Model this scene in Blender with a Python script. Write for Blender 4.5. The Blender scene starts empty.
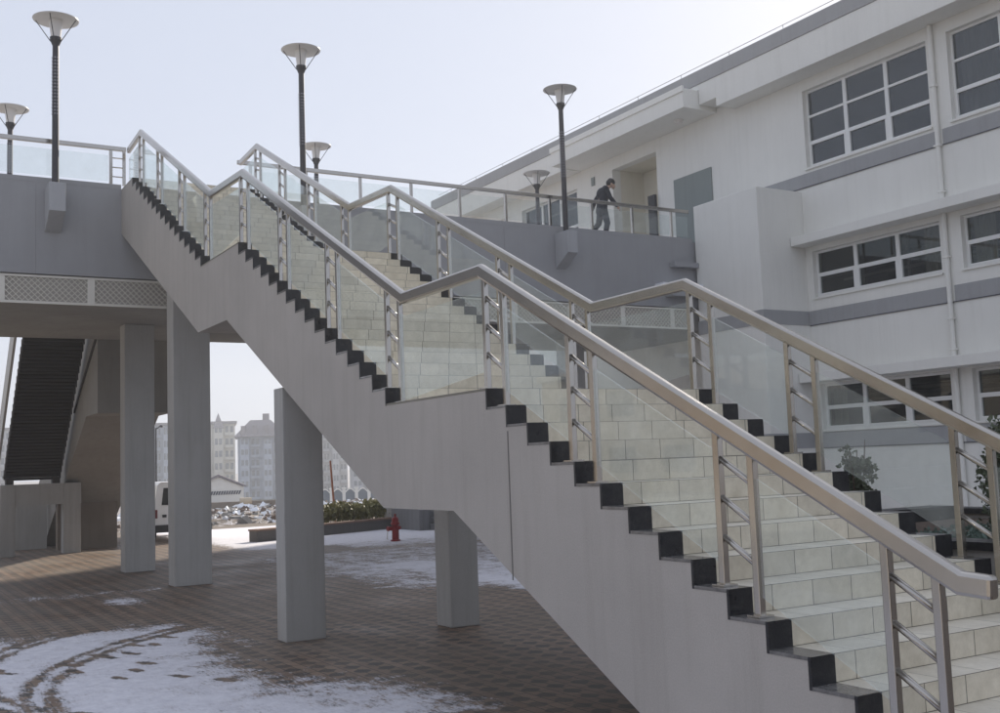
import bpy, bmesh, math, random
import numpy as np
from mathutils import Vector, Matrix
random.seed(7); rng = np.random.default_rng(5)
S = bpy.context.scene
COL = S.collection

# ------------------------------------------------------------------ dimensions
T = .2959; RI = .15; W = 2.35
ZL = 2.55                      # lower landing
XM = -1.886                    # foot of the middle flight
XU = -8.115                    # foot of the upper flight
ZM = 4.95; ZD = 7.35           # upper landing, deck
XD = -13.5; XB = -19.2         # deck front and back edge
YF = 15.5                      # facade
CAM = Vector((7.435, -4.30, 1.962))

# ------------------------------------------------------------------ materials
def mat(name, col, rough=.7, metal=0, spec=.5, build=None):
    m = bpy.data.materials.new(name); m.use_nodes = True
    nt = m.node_tree; b = nt.nodes['Principled BSDF']
    b.inputs['Base Color'].default_value = (*col, 1)
    b.inputs['Roughness'].default_value = rough
    b.inputs['Metallic'].default_value = metal
    b.inputs['Specular IOR Level'].default_value = spec
    if build: build(nt, b, col)
    return m
def N(nt, t, **k):
    n = nt.nodes.new(t)
    for a, v in k.items(): setattr(n, a, v)
    return n
def coord(nt, scale=(1, 1, 1), rot=(0, 0, 0), kind='Object'):
    tc = N(nt, 'ShaderNodeTexCoord'); mp = N(nt, 'ShaderNodeMapping')
    g = N(nt, 'ShaderNodeNewGeometry')
    mp.inputs['Scale'].default_value = scale; mp.inputs['Rotation'].default_value = rot
    nt.links.new(g.outputs['Position'] if kind == 'World' else tc.outputs[kind], mp.inputs['Vector'])
    return mp.outputs[0]
def noise(nt, vec, scale, detail=4, rough=.6):
    n = N(nt, 'ShaderNodeTexNoise'); n.inputs['Scale'].default_value = scale
    n.inputs['Detail'].default_value = detail; n.inputs['Roughness'].default_value = rough
    nt.links.new(vec, n.inputs['Vector']); return n.outputs['Fac']
def ramp(nt, fac, stops):
    r = N(nt, 'ShaderNodeValToRGB'); e = r.color_ramp.elements
    while len(e) < len(stops): e.new(.5)
    for i, (p, c) in enumerate(stops):
        e[i].position = p; e[i].color = (*c, 1) if len(c) == 3 else c
    nt.links.new(fac, r.inputs['Fac']); return r.outputs['Color']
def mix(nt, fac, a, b, mode='MIX'):
    m = N(nt, 'ShaderNodeMix', data_type='RGBA', blend_type=mode)
    for inp, v in ((m.inputs[0], fac), (m.inputs[6], a), (m.inputs[7], b)):
        if hasattr(v, 'is_output'): nt.links.new(v, inp)
        else: inp.default_value = v if isinstance(v, (float, int)) else (*v, 1)
    return m.outputs[2]
def math_(nt, op, a, b=None, clamp=False):
    m = N(nt, 'ShaderNodeMath', operation=op, use_clamp=clamp)
    for inp, v in ((m.inputs[0], a), (m.inputs[1], b)):
        if v is None: continue
        if hasattr(v, 'is_output'): nt.links.new(v, inp)
        else: inp.default_value = v
    return m.outputs[0]
def bump(nt, b, h, strength=.3, dist=.01):
    n = N(nt, 'ShaderNodeBump'); n.inputs['Strength'].default_value = strength
    n.inputs['Distance'].default_value = dist
    nt.links.new(h, n.inputs['Height']); nt.links.new(n.outputs[0], b.inputs['Normal'])

def stucco(amount=.10, streak=.10, bmp=.35, stain=(.55, .52, .47), joints=None):
    def f(nt, b, c):
        w = coord(nt, kind='World')
        big = noise(nt, w, .7, 5, .65)
        st = noise(nt, coord(nt, (5, 5, .35), kind='World'), 1.3, 5, .7)
        fine = noise(nt, w, 90, 3, .7)
        col = mix(nt, ramp(nt, big, [(.3, (0, 0, 0)), (.75, (1, 1, 1))]), tuple(x*(1-amount) for x in c), tuple(min(1, x*(1+amount*.5)) for x in c))
        s = ramp(nt, st, [(.48, (0, 0, 0)), (.78, (streak*3,)*3)])
        col = mix(nt, s, col, tuple(x*y for x, y in zip(c, stain)))
        fv = ramp(nt, fine, [(.3, (.9, .9, .9)), (.7, (1.06, 1.06, 1.06))])
        col = mix(nt, 1.0, col, fv, 'MULTIPLY')
        nt.links.new(col, b.inputs['Base Color'])
        bump(nt, b, noise(nt, w, 140, 3, .7), bmp, .004)
    return f
CONC = mat('stair_render', (.43, .40, .368), .92, build=stucco(.12, .12, stain=(.66, .64, .6)))
COLM = mat('column_render', (.44, .43, .41), .92, build=stucco(.10, .12))
DECKM = mat('deck_render', (.335, .335, .345), .92, build=stucco(.08, .05))
WHITE = mat('white_render', (.80, .79, .745), .9, build=stucco(.05, .08, .25, stain=(.72, .71, .68)))
CREAMW = mat('cream_render', (.74, .70, .60), .9, build=stucco(.05, .04, .2))
BAND = mat('grey_band_paint', (.36, .362, .368), .88, build=stucco(.06, .08, .2))
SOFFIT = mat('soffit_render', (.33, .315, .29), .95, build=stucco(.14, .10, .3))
BROWNC = mat('brown_render', (.24, .20, .165), .95, build=stucco(.14, .10, .3))

def brick_build(kind):
    def f(nt, b, c):
        g = N(nt, 'ShaderNodeNewGeometry'); sp = N(nt, 'ShaderNodeSeparateXYZ')
        nt.links.new(g.outputs['Position'], sp.inputs[0])
        cb = N(nt, 'ShaderNodeCombineXYZ')
        nt.links.new(sp.outputs['Y'], cb.inputs[0])
        if kind == 'riser': nt.links.new(sp.outputs['Z'], cb.inputs[1])
        else:
            nt.links.new(math_(nt, 'MULTIPLY', sp.outputs['X'], .30/T), cb.inputs[1])
        br = N(nt, 'ShaderNodeTexBrick', offset=.5 if kind == 'riser' else 0., squash=1)
        nt.links.new(cb.outputs[0], br.inputs['Vector'])
        br.inputs['Scale'].default_value = 1
        br.inputs['Brick Width'].default_value = .33
        br.inputs['Row Height'].default_value = .15 if kind == 'riser' else .30
        br.inputs['Mortar Size'].default_value = .0035 if kind == 'riser' else .003
        br.inputs['Mortar Smooth'].default_value = .3
        br.inputs['Bias'].default_value = 0
        br.inputs['Color1'].default_value = (*[x*.90 for x in c], 1)
        br.inputs['Color2'].default_value = (*[min(1, x*1.08) for x in c], 1)
        br.inputs['Mortar'].default_value = (.16, .145, .115, 1)
        w = coord(nt, kind='World')
        mot = ramp(nt, noise(nt, w, 14, 6, .75), [(.3, (.86, .85, .83)), (.7, (1.05, 1.05, 1.05))])
        dirt = ramp(nt, noise(nt, coord(nt, (1, 2.2, 2), kind='World'), 1.6, 5, .7), [(.42, (1, 1, 1)), (.8, (.78, .76, .72))])
        col = mix(nt, 1., mix(nt, 1., br.outputs['Color'], mot, 'MULTIPLY'), dirt, 'MULTIPLY')
        nt.links.new(col, b.inputs['Base Color'])
        bump(nt, b, math_(nt, 'MULTIPLY', br.outputs['Fac'], -1.), .5, .003)
        rr = ramp(nt, noise(nt, w, 5, 4), [(.3, (.28,)*3), (.7, (.5,)*3)])
        nt.links.new(rr, b.inputs['Roughness'])
    return f
RISER = mat('cream_riser_tiles', (.74, .68, .555), .4, build=brick_build('riser'))
TREAD = mat('cream_tread_tiles', (.74, .69, .59), .3, build=brick_build('tread'))
def granite(nt, b, c):
    w = coord(nt, kind='World')
    n = noise(nt, w, 260, 2, .6); d = noise(nt, w, 7, 5, .7)
    col = mix(nt, ramp(nt, n, [(.55, (0, 0, 0)), (.72, (.5, .5, .5))]), c, (.09, .09, .10))
    col = mix(nt, ramp(nt, d, [(.5, (0, 0, 0)), (.85, (.5, .5, .5))]), col, (.10, .095, .09))
    nt.links.new(col, b.inputs['Base Color'])
    nt.links.new(ramp(nt, d, [(.3, (.22,)*3), (.7, (.5,)*3)]), b.inputs['Roughness'])
GRAN = mat('black_granite', (.011, .011, .014), .3, spec=.3, build=granite)
GRANT = mat('granite_tread_sheen', (.15, .142, .135), .22, build=lambda nt, b, c: nt.links.new(ramp(nt, noise(nt, coord(nt, kind='World'), 9, 5, .7), [(.3, (.07, .066, .064)), (.7, (.21, .20, .19))]), b.inputs['Base Color']))  # grazing sheen of the polished treads put into a paler base colour
def steel_b(nt, b, c):
    n = noise(nt, coord(nt, (3, 3, 3), kind='World'), 2, 4, .7)
    m = noise(nt, coord(nt, kind='World'), 1.7, 4, .6)
    nt.links.new(ramp(nt, n, [(.2, (.15,)*3), (.8, (.24,)*3)]), b.inputs['Roughness'])
    nt.links.new(ramp(nt, m, [(.3, tuple(x*.88 for x in c)), (.7, c)]), b.inputs['Base Color'])
STEEL = mat('brushed_steel', (.50, .47, .43), .3, 1, build=steel_b)
DARKM = mat('dark_bronze_metal', (.035, .033, .04), .45, .4)
def glass_mat(name, tint, refl=1.0, veil=.05, veilc=(.75, .85, .82)):
    m = bpy.data.materials.new(name); m.use_nodes = True; nt = m.node_tree
    for n in list(nt.nodes):
        if n.type == 'BSDF_PRINCIPLED': nt.nodes.remove(n)
    out = nt.nodes['Material Output']
    tr = N(nt, 'ShaderNodeBsdfTransparent'); tr.inputs[0].default_value = (*tint, 1)
    gl = N(nt, 'ShaderNodeBsdfGlossy'); gl.inputs['Roughness'].default_value = .015
    gl.inputs['Color'].default_value = (.9*refl, .95*refl, .95*refl, 1)
    df = N(nt, 'ShaderNodeBsdfDiffuse'); df.inputs[0].default_value = (*veilc, 1)
    lw = N(nt, 'ShaderNodeLayerWeight'); lw.inputs[0].default_value = .5
    fr = math_(nt, 'ADD', math_(nt, 'MULTIPLY', math_(nt, 'POWER', lw.outputs['Facing'], 5.), .94), .04)
    a = N(nt, 'ShaderNodeMixShader'); bsh = N(nt, 'ShaderNodeMixShader')
    veil_fac = ramp(nt, noise(nt, coord(nt, kind='World'), 2.5, 5, .7), [(.3, (veil*.5,)*3), (.75, (veil*1.6,)*3)])  # patchy pale veil mixed over the clear glass
    nt.links.new(veil_fac, a.inputs[0]); nt.links.new(tr.outputs[0], a.inputs[1]); nt.links.new(df.outputs[0], a.inputs[2])
    nt.links.new(fr, bsh.inputs[0]); nt.links.new(a.outputs[0], bsh.inputs[1]); nt.links.new(gl.outputs[0], bsh.inputs[2])
    nt.links.new(bsh.outputs[0], out.inputs['Surface'])
    return m
GLASS = glass_mat('balustrade_glass', (.962, .982, .975), 1, .07, (.8, .83, .83))
FROST = mat('lamp_glass', (.72, .69, .66), .3)
def winb(nt, b, c):
    w = coord(nt, kind='World')
    v = N(nt, 'ShaderNodeTexVoronoi', feature='F1', distance='CHEBYCHEV'); v.inputs['Scale'].default_value = 1.1
    nt.links.new(w, v.inputs['Vector'])
    col = ramp(nt, v.outputs['Color'], [(.3, c), (.62, tuple(x*1.6+.01 for x in c)), (.8, (.10, .09, .08))])
    nt.links.new(mix(nt, .6, col, c), b.inputs['Base Color'])
    wv = noise(nt, w, 1.3, 2, .5)
    bump(nt, b, wv, .04, .1)
PANE = glass_mat('window_glass', (.62, .64, .63), 1.15, .03, (.5, .5, .5))
PANEUP = glass_mat('window_glass_upper', (.55, .58, .60), 1.4, .10, (.34, .34, .38))
DARKPANE = mat('dark_pane', (.02, .02, .022), .05)
FRAME = mat('white_window_frame', (.78, .78, .76), .4)
DOORM = mat('grey_steel_door', (.22, .25, .24), .55, build=stucco(.06, .08, .05))
BLACK = mat('black_panel', (.015, .015, .018), .5)
LAT = mat('cream_lattice', (.72, .69, .62), .8)
LATB = mat('lattice_backing', (.44, .41, .37), .9)
CREAM_LEDGE = mat('ledge_snow', (.82, .84, .88), .85)

def obj(name, me, m, parent=None):
    o = bpy.data.objects.new(name, me); COL.objects.link(o)
    if m is not None:
        for x in (m if isinstance(m, (list, tuple)) else [m]): me.materials.append(x)
    if parent is not None: o.parent = parent
    return o
def tag(o, label=None, cat=None, group=None, kind=None):
    if label: o['label'] = label
    if cat: o['category'] = cat
    if group: o['group'] = group
    if kind: o['kind'] = kind
    return o
def thing(name, loc, label, cat, group=None, rz=0):
    o = bpy.data.objects.new(name, None); COL.objects.link(o)
    o.location = loc; o.rotation_euler[2] = rz; o.empty_display_size = .2
    return tag(o, label, cat, group)
def copy_tree(o, parent=None):
    c = o.copy(); COL.objects.link(c); c.parent = parent
    for ch in [x for x in bpy.data.objects if x.parent == o]: copy_tree(ch, c)
    return c

class MB:
    """collects geometry in world coordinates"""
    def __init__(s): s.v = []; s.f = []; s.m = []
    def add(s, v, f, m=0):
        k = len(s.v); s.v += [tuple(p) for p in v]
        for q in f: s.f.append(tuple(i+k for i in q)); s.m.append(m)
    def box(s, x0, x1, y0, y1, z0, z1, m=0):
        if x0 > x1: x0, x1 = x1, x0
        v = [(x, y, z) for z in (z0, z1) for y in (y0, y1) for x in (x0, x1)]
        s.add(v, [(0, 2, 3, 1), (4, 5, 7, 6), (0, 1, 5, 4), (2, 6, 7, 3), (0, 4, 6, 2), (1, 3, 7, 5)], m); return s
    def prism(s, poly, y0, y1, m=0, plane='xz'):
        n = len(poly)
        a = sum(poly[i][0]*poly[(i+1) % n][1]-poly[(i+1) % n][0]*poly[i][1] for i in range(n))
        if a < 0: poly = poly[::-1]
        if plane == 'xz': v = [(p[0], y0, p[1]) for p in poly]+[(p[0], y1, p[1]) for p in poly]
        elif plane == 'yz': v = [(y1, p[0], p[1]) for p in poly]+[(y0, p[0], p[1]) for p in poly]
        else: v = [(p[0], p[1], y1) for p in poly]+[(p[0], p[1], y0) for p in poly]
        s.add(v, [tuple(range(n)), tuple(range(2*n-1, n-1, -1))]+[(i, n+i, n+(i+1) % n, (i+1) % n) for i in range(n)], m); return s
    def bar(s, p, q, w, h, up=(0, 0, 1), m=0):
        """rectangular bar from p to q, w sideways, h along up"""
        p = Vector(p); q = Vector(q); d = (q-p).normalized(); u = Vector(up)
        sd = d.cross(u).normalized(); u = sd.cross(d).normalized()
        v = [c+sd*(w/2*a)+u*(h/2*b) for c in (p, q) for a, b in ((-1, -1), (1, -1), (1, 1), (-1, 1))]
        s.add(v, [(3, 2, 1, 0), (4, 5, 6, 7), (0, 1, 5, 4), (1, 2, 6, 5), (2, 3, 7, 6), (3, 0, 4, 7)], m); return s
    def tube(s, p, q, r, r2=None, n=12, m=0, cap=True):
        p = Vector(p); q = Vector(q); d = (q-p).normalized(); r2 = r if r2 is None else r2
        a = d.orthogonal().normalized(); b = d.cross(a)
        v = [c+(a*math.cos(2*math.pi*i/n)+b*math.sin(2*math.pi*i/n))*rr for c, rr in ((p, r), (q, r2)) for i in range(n)]
        f = [(i, (i+1) % n, n+(i+1) % n, n+i) for i in range(n)]
        if cap: f += [tuple(range(n-1, -1, -1)), tuple(range(n, 2*n))]
        s.add(v, f, m); return s
    def lathe(s, c, prof, n=24, m=0):
        v = []; f = []
        for r, z in prof:
            for i in range(n):
                a = 2*math.pi*i/n; v.append((c[0]+r*math.cos(a), c[1]+r*math.sin(a), c[2]+z))
        for j in range(len(prof)-1):
            for i in range(n):
                f.append((j*n+i, j*n+(i+1) % n, (j+1)*n+(i+1) % n, (j+1)*n+i))
        s.add(v, f, m); return s
    def build(s, name, m, parent=None, origin=None, bevel=0, smooth=False):
        o_ = Vector(parent.matrix_world.translation) if False else None
        org = Vector((0, 0, 0)); p = parent
        while p is not None: org += p.location; p = p.parent
        loc = Vector((0, 0, 0))
        if origin is not None: loc = Vector(origin)-org
        me = bpy.data.meshes.new(name)
        me.from_pydata([tuple(Vector(v)-org-loc) for v in s.v], [], s.f); me.validate()
        o = obj(name, me, m, parent); o.location = loc
        for pf, mi in zip(me.polygons, s.m): pf.material_index = mi; pf.use_smooth = smooth
        if bevel:
            b = o.modifiers.new('bevel', 'BEVEL'); b.width = bevel; b.segments = 2; b.limit_method = 'ANGLE'; b.angle_limit = math.radians(40)
        return o

# ------------------------------------------------------------------ camera
cd = bpy.data.cameras.new('camera'); cam = bpy.data.objects.new('camera', cd); COL.objects.link(cam); S.camera = cam
q = dict(y=2.6041, p=.0969, r=-.0365)
F = Vector((math.cos(q['p'])*math.cos(q['y']), math.cos(q['p'])*math.sin(q['y']), math.sin(q['p'])))
R = Vector((math.sin(q['y']), -math.cos(q['y']), 0)); U = R.cross(F)
R2 = R*math.cos(q['r'])+U*math.sin(q['r']); U2 = -R*math.sin(q['r'])+U*math.cos(q['r'])
M = Matrix((R2, U2, -F)).transposed().to_4x4(); M.translation = CAM; cam.matrix_world = M
cd.sensor_width = 36; cd.lens = 1092.2*36/1000; cd.clip_end = 6000; cd.clip_start = .05
S.render.resolution_x = 1024; S.render.resolution_y = 730

# ------------------------------------------------------------------ light
sunv = Vector((-.60, .80, 0)).normalized(); el = math.radians(27)
sd = Vector((sunv.x*math.cos(el), sunv.y*math.cos(el), math.sin(el)))
sl = bpy.data.lights.new('sun', 'SUN'); sl.energy = 5.0; sl.angle = math.radians(2.5); sl.color = (1, .9, .76)
so = bpy.data.objects.new('sun', sl); COL.objects.link(so); so.rotation_euler = (-sd).to_track_quat('-Z', 'Y').to_euler(); so.location = (0, 0, 40)
w = bpy.data.worlds.new('World'); S.world = w; w.use_nodes = True; nt = w.node_tree
sky = N(nt, 'ShaderNodeTexSky', sky_type='NISHITA', sun_disc=False, sun_elevation=el, sun_rotation=math.atan2(sunv.x, sunv.y))
sky.air_density = 1.0; sky.dust_density = 1.2; sky.ozone_density = 1.2
bg = nt.nodes['Background']; bg.inputs[1].default_value = .098
# thin high overcast: an even pale layer over the clear sky
nt.links.new(mix(nt, .88, sky.outputs[0], (4.9, 5.3, 6.35)), bg.inputs[0])
S.view_settings.view_transform = 'Standard'; S.view_settings.look = 'None'; S.view_settings.gamma = 1
S.view_settings.exposure = .43
S.render.engine = 'CYCLES'; S.cycles.max_bounces = 8; S.cycles.transparent_max_bounces = 16
try: S.cycles.volume_bounces = 0
except: pass

# ------------------------------------------------------------------ staircase
def steps(x_foot, z_top, n):
    """outer profile of a flight going down along +x: starts at the top nosing"""
    pts = []
    x = x_foot-(n-1)*T
    for i in range(n):
        pts.append((x+i*T, z_top-i*RI)); pts.append((x+i*T, z_top-(i+1)*RI))
    return pts
prof = steps(XU, ZD, 16)+steps(XM, ZM, 16)+steps(16*T, ZL, 17)
def ins(p, d=.02): return (p[0]-d, p[1]-d)
stairs = thing('staircase', (0, 0, 0), 'long straight outdoor staircase in grey render with cream tiled steps', 'staircase')
top = [(XD, ZD-.02)]+[ins(p) for p in prof[:-1]]+[(16*T-.02, 0)]
soff = [(2.50, 0), (-.62, 1.58), (-2.0, 1.58), (-6.90, 4.0), (-8.30, 4.0), (XD, 6.5)]
MB().prism(top+soff, 0.0, W).build('concrete_body', CONC, stairs)
def strip(y0, y1, x0, zt, foot, n, end, d=.02, m_r=0, m_t=1):
    """thin covering that follows risers and treads of one flight, y0..y1"""
    b = MB(); pts = steps(foot, zt, n)
    x = pts[0][0]
    for i in range(n):
        xr = x+i*T; z1 = zt-i*RI; z0 = z1-RI
        b.add([(xr, y0, z0), (xr, y1, z0), (xr, y1, z1), (xr, y0, z1)], [(0, 1, 2, 3)], m_r)
        xe = xr+T if i < n-1 else end
        if xe > xr: b.add([(xr, y0, z0), (xe, y0, z0), (xe, y1, z0), (xr, y1, z0)], [(0, 1, 2, 3)], m_t)
        for yy, s_ in ((y0, 0), (y1, 1)):
            q1 = [(xr-d, yy, z0-d), (xr, yy, z0-(0 if i == n-1 else d)), (xr, yy, z1), (xr-d, yy, z1)]
            b.add(q1, [(0, 1, 2, 3) if not s_ else (3, 2, 1, 0)], m_r)
            if xe > xr:
                q2 = [(xr, yy, z0-d), (xe-(d if i < n-1 else 0), yy, z0-d), (xe-(d if i < n-1 else 0), yy, z0), (xr, yy, z0)]
                b.add(q2, [(0, 1, 2, 3) if not s_ else (3, 2, 1, 0)], m_t)
    return b
GW = .175
for (foot, zt, n, end, xe) in ((XU, ZD, 16, XU, XM-15*T), (XM, ZM, 16, XM, 0.), (16*T, ZL, 17, 16*T, 16*T)):
    fl = strip(GW, W-GW, 0, zt, foot, n, end)
    x0 = foot-(n-1)*T
    fl.build('tiled_flight', [RISER, TREAD], stairs)
    bd = strip(-.003, GW, 0, zt, foot, n, end)
    b2 = strip(W-GW, W+.003, 0, zt, foot, n, end)
    for q_ in (bd, b2):
        q_.build('granite_border', [GRAN, GRANT], stairs)
for x0, x1, z in ((XU, XM-15*T, ZM), (XM, 0., ZL), (XD, XU-15*T, ZD)):
    MB().box(x0, x1-.003, 0., W, z-.02, z).build('tiled_landing', TREAD, stairs)
MB().bar((.295, -.002, 2.20), (.295, -.002, 1.08), .012, .004, up=(0, 1, 0)).build('expansion_joint', mat('joint', (.16, .15, .14), .9), stairs)

# ------------------------------------------------------------------ stair balustrades
NZ = RI/T
def zline(foot, zt, n, x):      # height of the nosing line
    return zt-(x-(foot-(n-1)*T))*NZ
flights = [  # foot x, top z, n, pairs of post x positions (near side)
    (XU, ZD, 16, [(-12.42, -12.12), (-11.08, -10.78), (-9.66, -9.36), (-8.22, -7.94)]),
    (XM, ZM, 16, [(-6.52, -6.22), (-5.02, -4.73), (-3.53, -3.24), (-2.03, -1.75)]),
    (16*T, ZL, 17, [(-.15, .13), (1.02, 1.30), (2.52, 2.80), (3.70, 3.99)]),
]
RH = 1.0                                              # rail top above landing level
def fz(x):                                            # floor level under a post
    z = ZD
    for foot, zt, n, _ in flights:
        x0 = foot-(n-1)*T
        if x < x0: continue
        k = math.floor((x-x0)/T)+1
        z = min(z, zt-min(k, n)*RI)
    return z
def balustrade(y, name, label, x_start):
    root = thing(name, (XM, y, ZL), label, 'railing', 'steel and glass railings of the staircase')
    # rail centreline: breaks
    H = RH-.055
    pts = [(x_start, ZD+.87-.05), (-12.50, ZD+.87-.05)] if False else None
    kn = [(x_start, 8.07), (-12.31, 8.125), (-7.91, 5.965), (-6.42, 5.90), (-1.66, 3.52), (-.20, 3.525), (4.12, 1.335), (4.29, 1.325)]
    b = MB(); hw = .034; hh = .056
    # mitred rectangular profile
    ring = []
    for i, (x, z) in enumerate(kn):
        dirs = []
        if i > 0: a = Vector((x-kn[i-1][0], z-kn[i-1][1])); dirs.append(a.normalized())
        if i < len(kn)-1: a = Vector((kn[i+1][0]-x, kn[i+1][1]-z)); dirs.append(a.normalized())
        nrm = [Vector((-d.y, d.x)) for d in dirs]; nn = sum(nrm, Vector((0, 0))).normalized()
        k = hh/max(.3, nn.dot(nrm[0]))
        ring.append([(x-nn.x*k, y-hw, z-nn.y*k), (x-nn.x*k, y+hw, z-nn.y*k), (x+nn.x*k, y+hw, z+nn.y*k), (x+nn.x*k, y-hw, z+nn.y*k)])
    v = [p for r_ in ring for p in r_]; f = []
    for i in range(len(kn)-1):
        for j in range(4): f.append((i*4+j, i*4+(j+1) % 4, i*4+4+(j+1) % 4, i*4+4+j))
    f = [tuple(reversed(q_)) for q_ in f]
    f += [(0, 1, 2, 3), tuple(reversed([len(v)-4+j for j in range(4)]))]
    b.add(v, f); b.build('handrail', STEEL, root, bevel=.02)
    def rz(x):
        for (xa, za), (xb, zb) in zip(kn, kn[1:]):
            if xa <= x <= xb: return za+(zb-za)*(x-xa)/(xb-xa)
        return kn[-1][1]
    allp = []
    for fi, (foot, zt, n, prs) in enumerate(flights):
        for (xa, xb) in prs:
            for x in (xa, xb):
                pb = MB(); pb.box(x-.024, x+.024, y-.022, y+.022, fz(x)+.001, rz(x)-.035)
                po = pb.build('post', STEEL, root, origin=(x, y, fz(x)), bevel=.004)
                MB().box(x-.05, x+.05, y-.055, y+.055, fz(x)+.0015, fz(x)+.012).build('base_plate', STEEL, po)
            for k in (.26, .50, .74):
                za = fz(xa)+(rz(xa)-fz(xa))*k+.04; zb = rz(xb)-(rz(xa)-za) if abs(rz(xb)-rz(xa)) > .02 else za
                pb = MB(); pb.tube((xa+.02, y, za), (xb-.02, y, zb), .0185, n=12)
                pb.build('crossbar', STEEL, root, smooth=True)
            allp.append((xa, xb))
    # glass
    def panel(xa, xb):
        xa += .03; xb -= .03
        xs = [xa]+[k[0] for k in kn if xa < k[0] < xb]+[xb]
        def lo(x):
            for foot, zt, n, _ in flights:
                x0 = foot-(n-1)*T
                if x0-.35 < x < foot+.02: return max(zline(foot, zt, n, x), zt-n*RI)+.045
            return fz(x)+.02
        if xb-xa > 1.2 or True:
            pass
        up = [(x, rz(x)-.17) for x in xs]; dn = [(x, lo(x)) for x in xs]
        MB().prism(dn+up[::-1], y-.006, y+.006).build('glass_panel', GLASS, root)
    panel(x_start+.03, allp[0][0])
    for (a, b_), (c, d) in zip(allp, allp[1:]): panel(b_, c)
    return root
balustrade(.10, 'stair_railing', 'steel and glass stair railing along the near edge, its rail ending lowest in front', -13.35)
balustrade(2.25, 'stair_railing', 'steel and glass stair railing along the far edge of the steps, beside the white building', -13.35)

# ------------------------------------------------------------------ deck
deck = thing('raised_walkway', (XD, 0, ZD), 'grey rendered raised walkway joining the stair top to the school building', 'walkway')
MB().box(XB, XD, -16, YF-.02, 5.66, ZD).build('deck_slab', DECKM, deck)
b = MB()
b.box(XD-.2, XD+.003, -16, -.003, ZD, 7.44); b.box(XD-.2, XD+.003, W+.003, 13.98, ZD, 7.44)
b.box(XB, XB+.2, -16, -1.2, ZD, 7.44); b.box(XB, XB+.2, 2.6, YF-.1, ZD, 7.44)
b.build('kerb', DECKM, deck)
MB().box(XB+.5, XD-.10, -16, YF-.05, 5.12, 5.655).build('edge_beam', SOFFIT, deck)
# lattice fascia under the deck edge
b = MB(); b.box(XD-.095, XD-.075, -16, 13.9, 5.14, 5.64); b.build('fascia_backing', LATB, deck)
b = MB()
b.box(XD-.074, XD-.03, -16, 13.9, 5.12, 5.165); b.box(XD-.074, XD-.03, -16, 13.9, 5.60, 5.64)
yy = -15.9
while yy < 13.8: b.box(XD-.073, XD-.034, yy, yy+.13, 5.166, 5.599); yy += 1.53
b.build('fascia_frame', LAT, deck)
b = MB(); hgt = .43; yy = -16.
while yy < 13.4:
    b.bar((XD-.062, yy, 5.17), (XD-.062, yy+hgt, 5.60), .012, .020, up=(1, 0, 0))
    b.bar((XD-.048, yy+hgt, 5.17), (XD-.048, yy, 5.60), .012, .020, up=(1, 0, 0)); yy += .105
b.build('lattice_screen', LAT, deck)
MB().box(XD+.003, XD+.2, 13.2, 13.98, 6.66, 6.78).box(XD+.003, XD+.30, 13.02, 13.97, 5.9, 6.14).build('ledge', DECKM, deck)
MB().box(XD+.01, XD+.34, 12.7, 13.97, 6.142, 6.21).build('ledge_snow', CREAM_LEDGE, deck)
for k in range(5):
    pass
JD = mat('joint_dark', (.24, .235, .235), .9)
for yj in (-4.3, -1.5, 4.6, 8.4): MB().box(XD+.0005, XD+.0035, yj, yj+.006, 5.66, 7.3).build('wall_joint', JD, deck)
# columns
def column(name, x0, x1, y0, y1, z, label, parent=None, m=COLM):
    c = MB(); c.box(x0, x1, y0, y1, 0.003, z)
    o = c.build(name, m, None, origin=((x0+x1)/2, (y0+y1)/2, 0), bevel=.012)
    return tag(o, label, 'column', 'square rendered columns under stair and walkway')
column('column', -5.09, -4.79, .012, .50, 2.93, 'rendered column under the near edge of the lower landing, nearest in the open')
column('column', -4.80, -4.42, 1.95, 2.345, 2.7, 'rendered column under the far edge of the lower flight, right of the near one')
column('column', -12.66, -12.21, .62, 1.28, 6.0, 'thickest rendered column, rising behind the stair side beneath the lattice end')
column('column', -16.36, -15.93, .55, 1.16, 5.119, 'rendered column under the walkway, second from the left stair frame')
column('column', -16.36, -15.93, 11.6, 12.2, 5.119, 'rendered column under the walkway near the school building, behind the stairs')

# deck railings
def deck_rail(y0, y1, posts, label, pair=None, x=XD-.06):
    root = thing('walkway_railing', (x, y0, 7.44), label, 'railing', 'railings along the raised walkway')
    MB().box(x-.03, x+.03, y0, y1, 8.10, 8.185).build('handrail', STEEL, root, bevel=.01)
    for y in posts:
        MB().box(x-.03, x+.03, y-.028, y+.028, 7.441, 8.099).build('post', STEEL, root, origin=(x, y, 7.441), bevel=.004)
    if pair:
        for z in (7.6, 7.78, 7.96): MB().tube((x, pair[0]+.02, z), (x, pair[1]-.02, z), .012, n=10).build('crossbar', STEEL, root)
    ps = sorted([y0]+posts+[y1])
    for a, c in zip(ps, ps[1:]):
        if c-a > .5: MB().box(x-.006, x+.006, a+.05, c-.05, 7.50, 8.00).build('glass_panel', GLASS, root)
    return root
deck_rail(-15.9, .10, [-14.2, -12.7, -11.2, -9.7, -8.2, -6.7, -5.2, -3.9, -.18, .06], 'walkway railing left of the stair top, behind the tall lamp', (-.18, .06))
deck_rail(2.25, 13.95, [2.52, 3.70, 4.91, 6.11, 7.31, 8.51, 9.72, 10.92, 12.14, 13.37], 'walkway railing between the stair top and the white building, in front of the person')
deck_rail(2.6, 15.3, [2.7, 3.9, 5.1, 6.3, 7.5, 8.7, 9.9, 11.1, 12.3, 13.5, 14.7], 'walkway railing on the far back edge, beyond the person', x=XB+.1)

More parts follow.
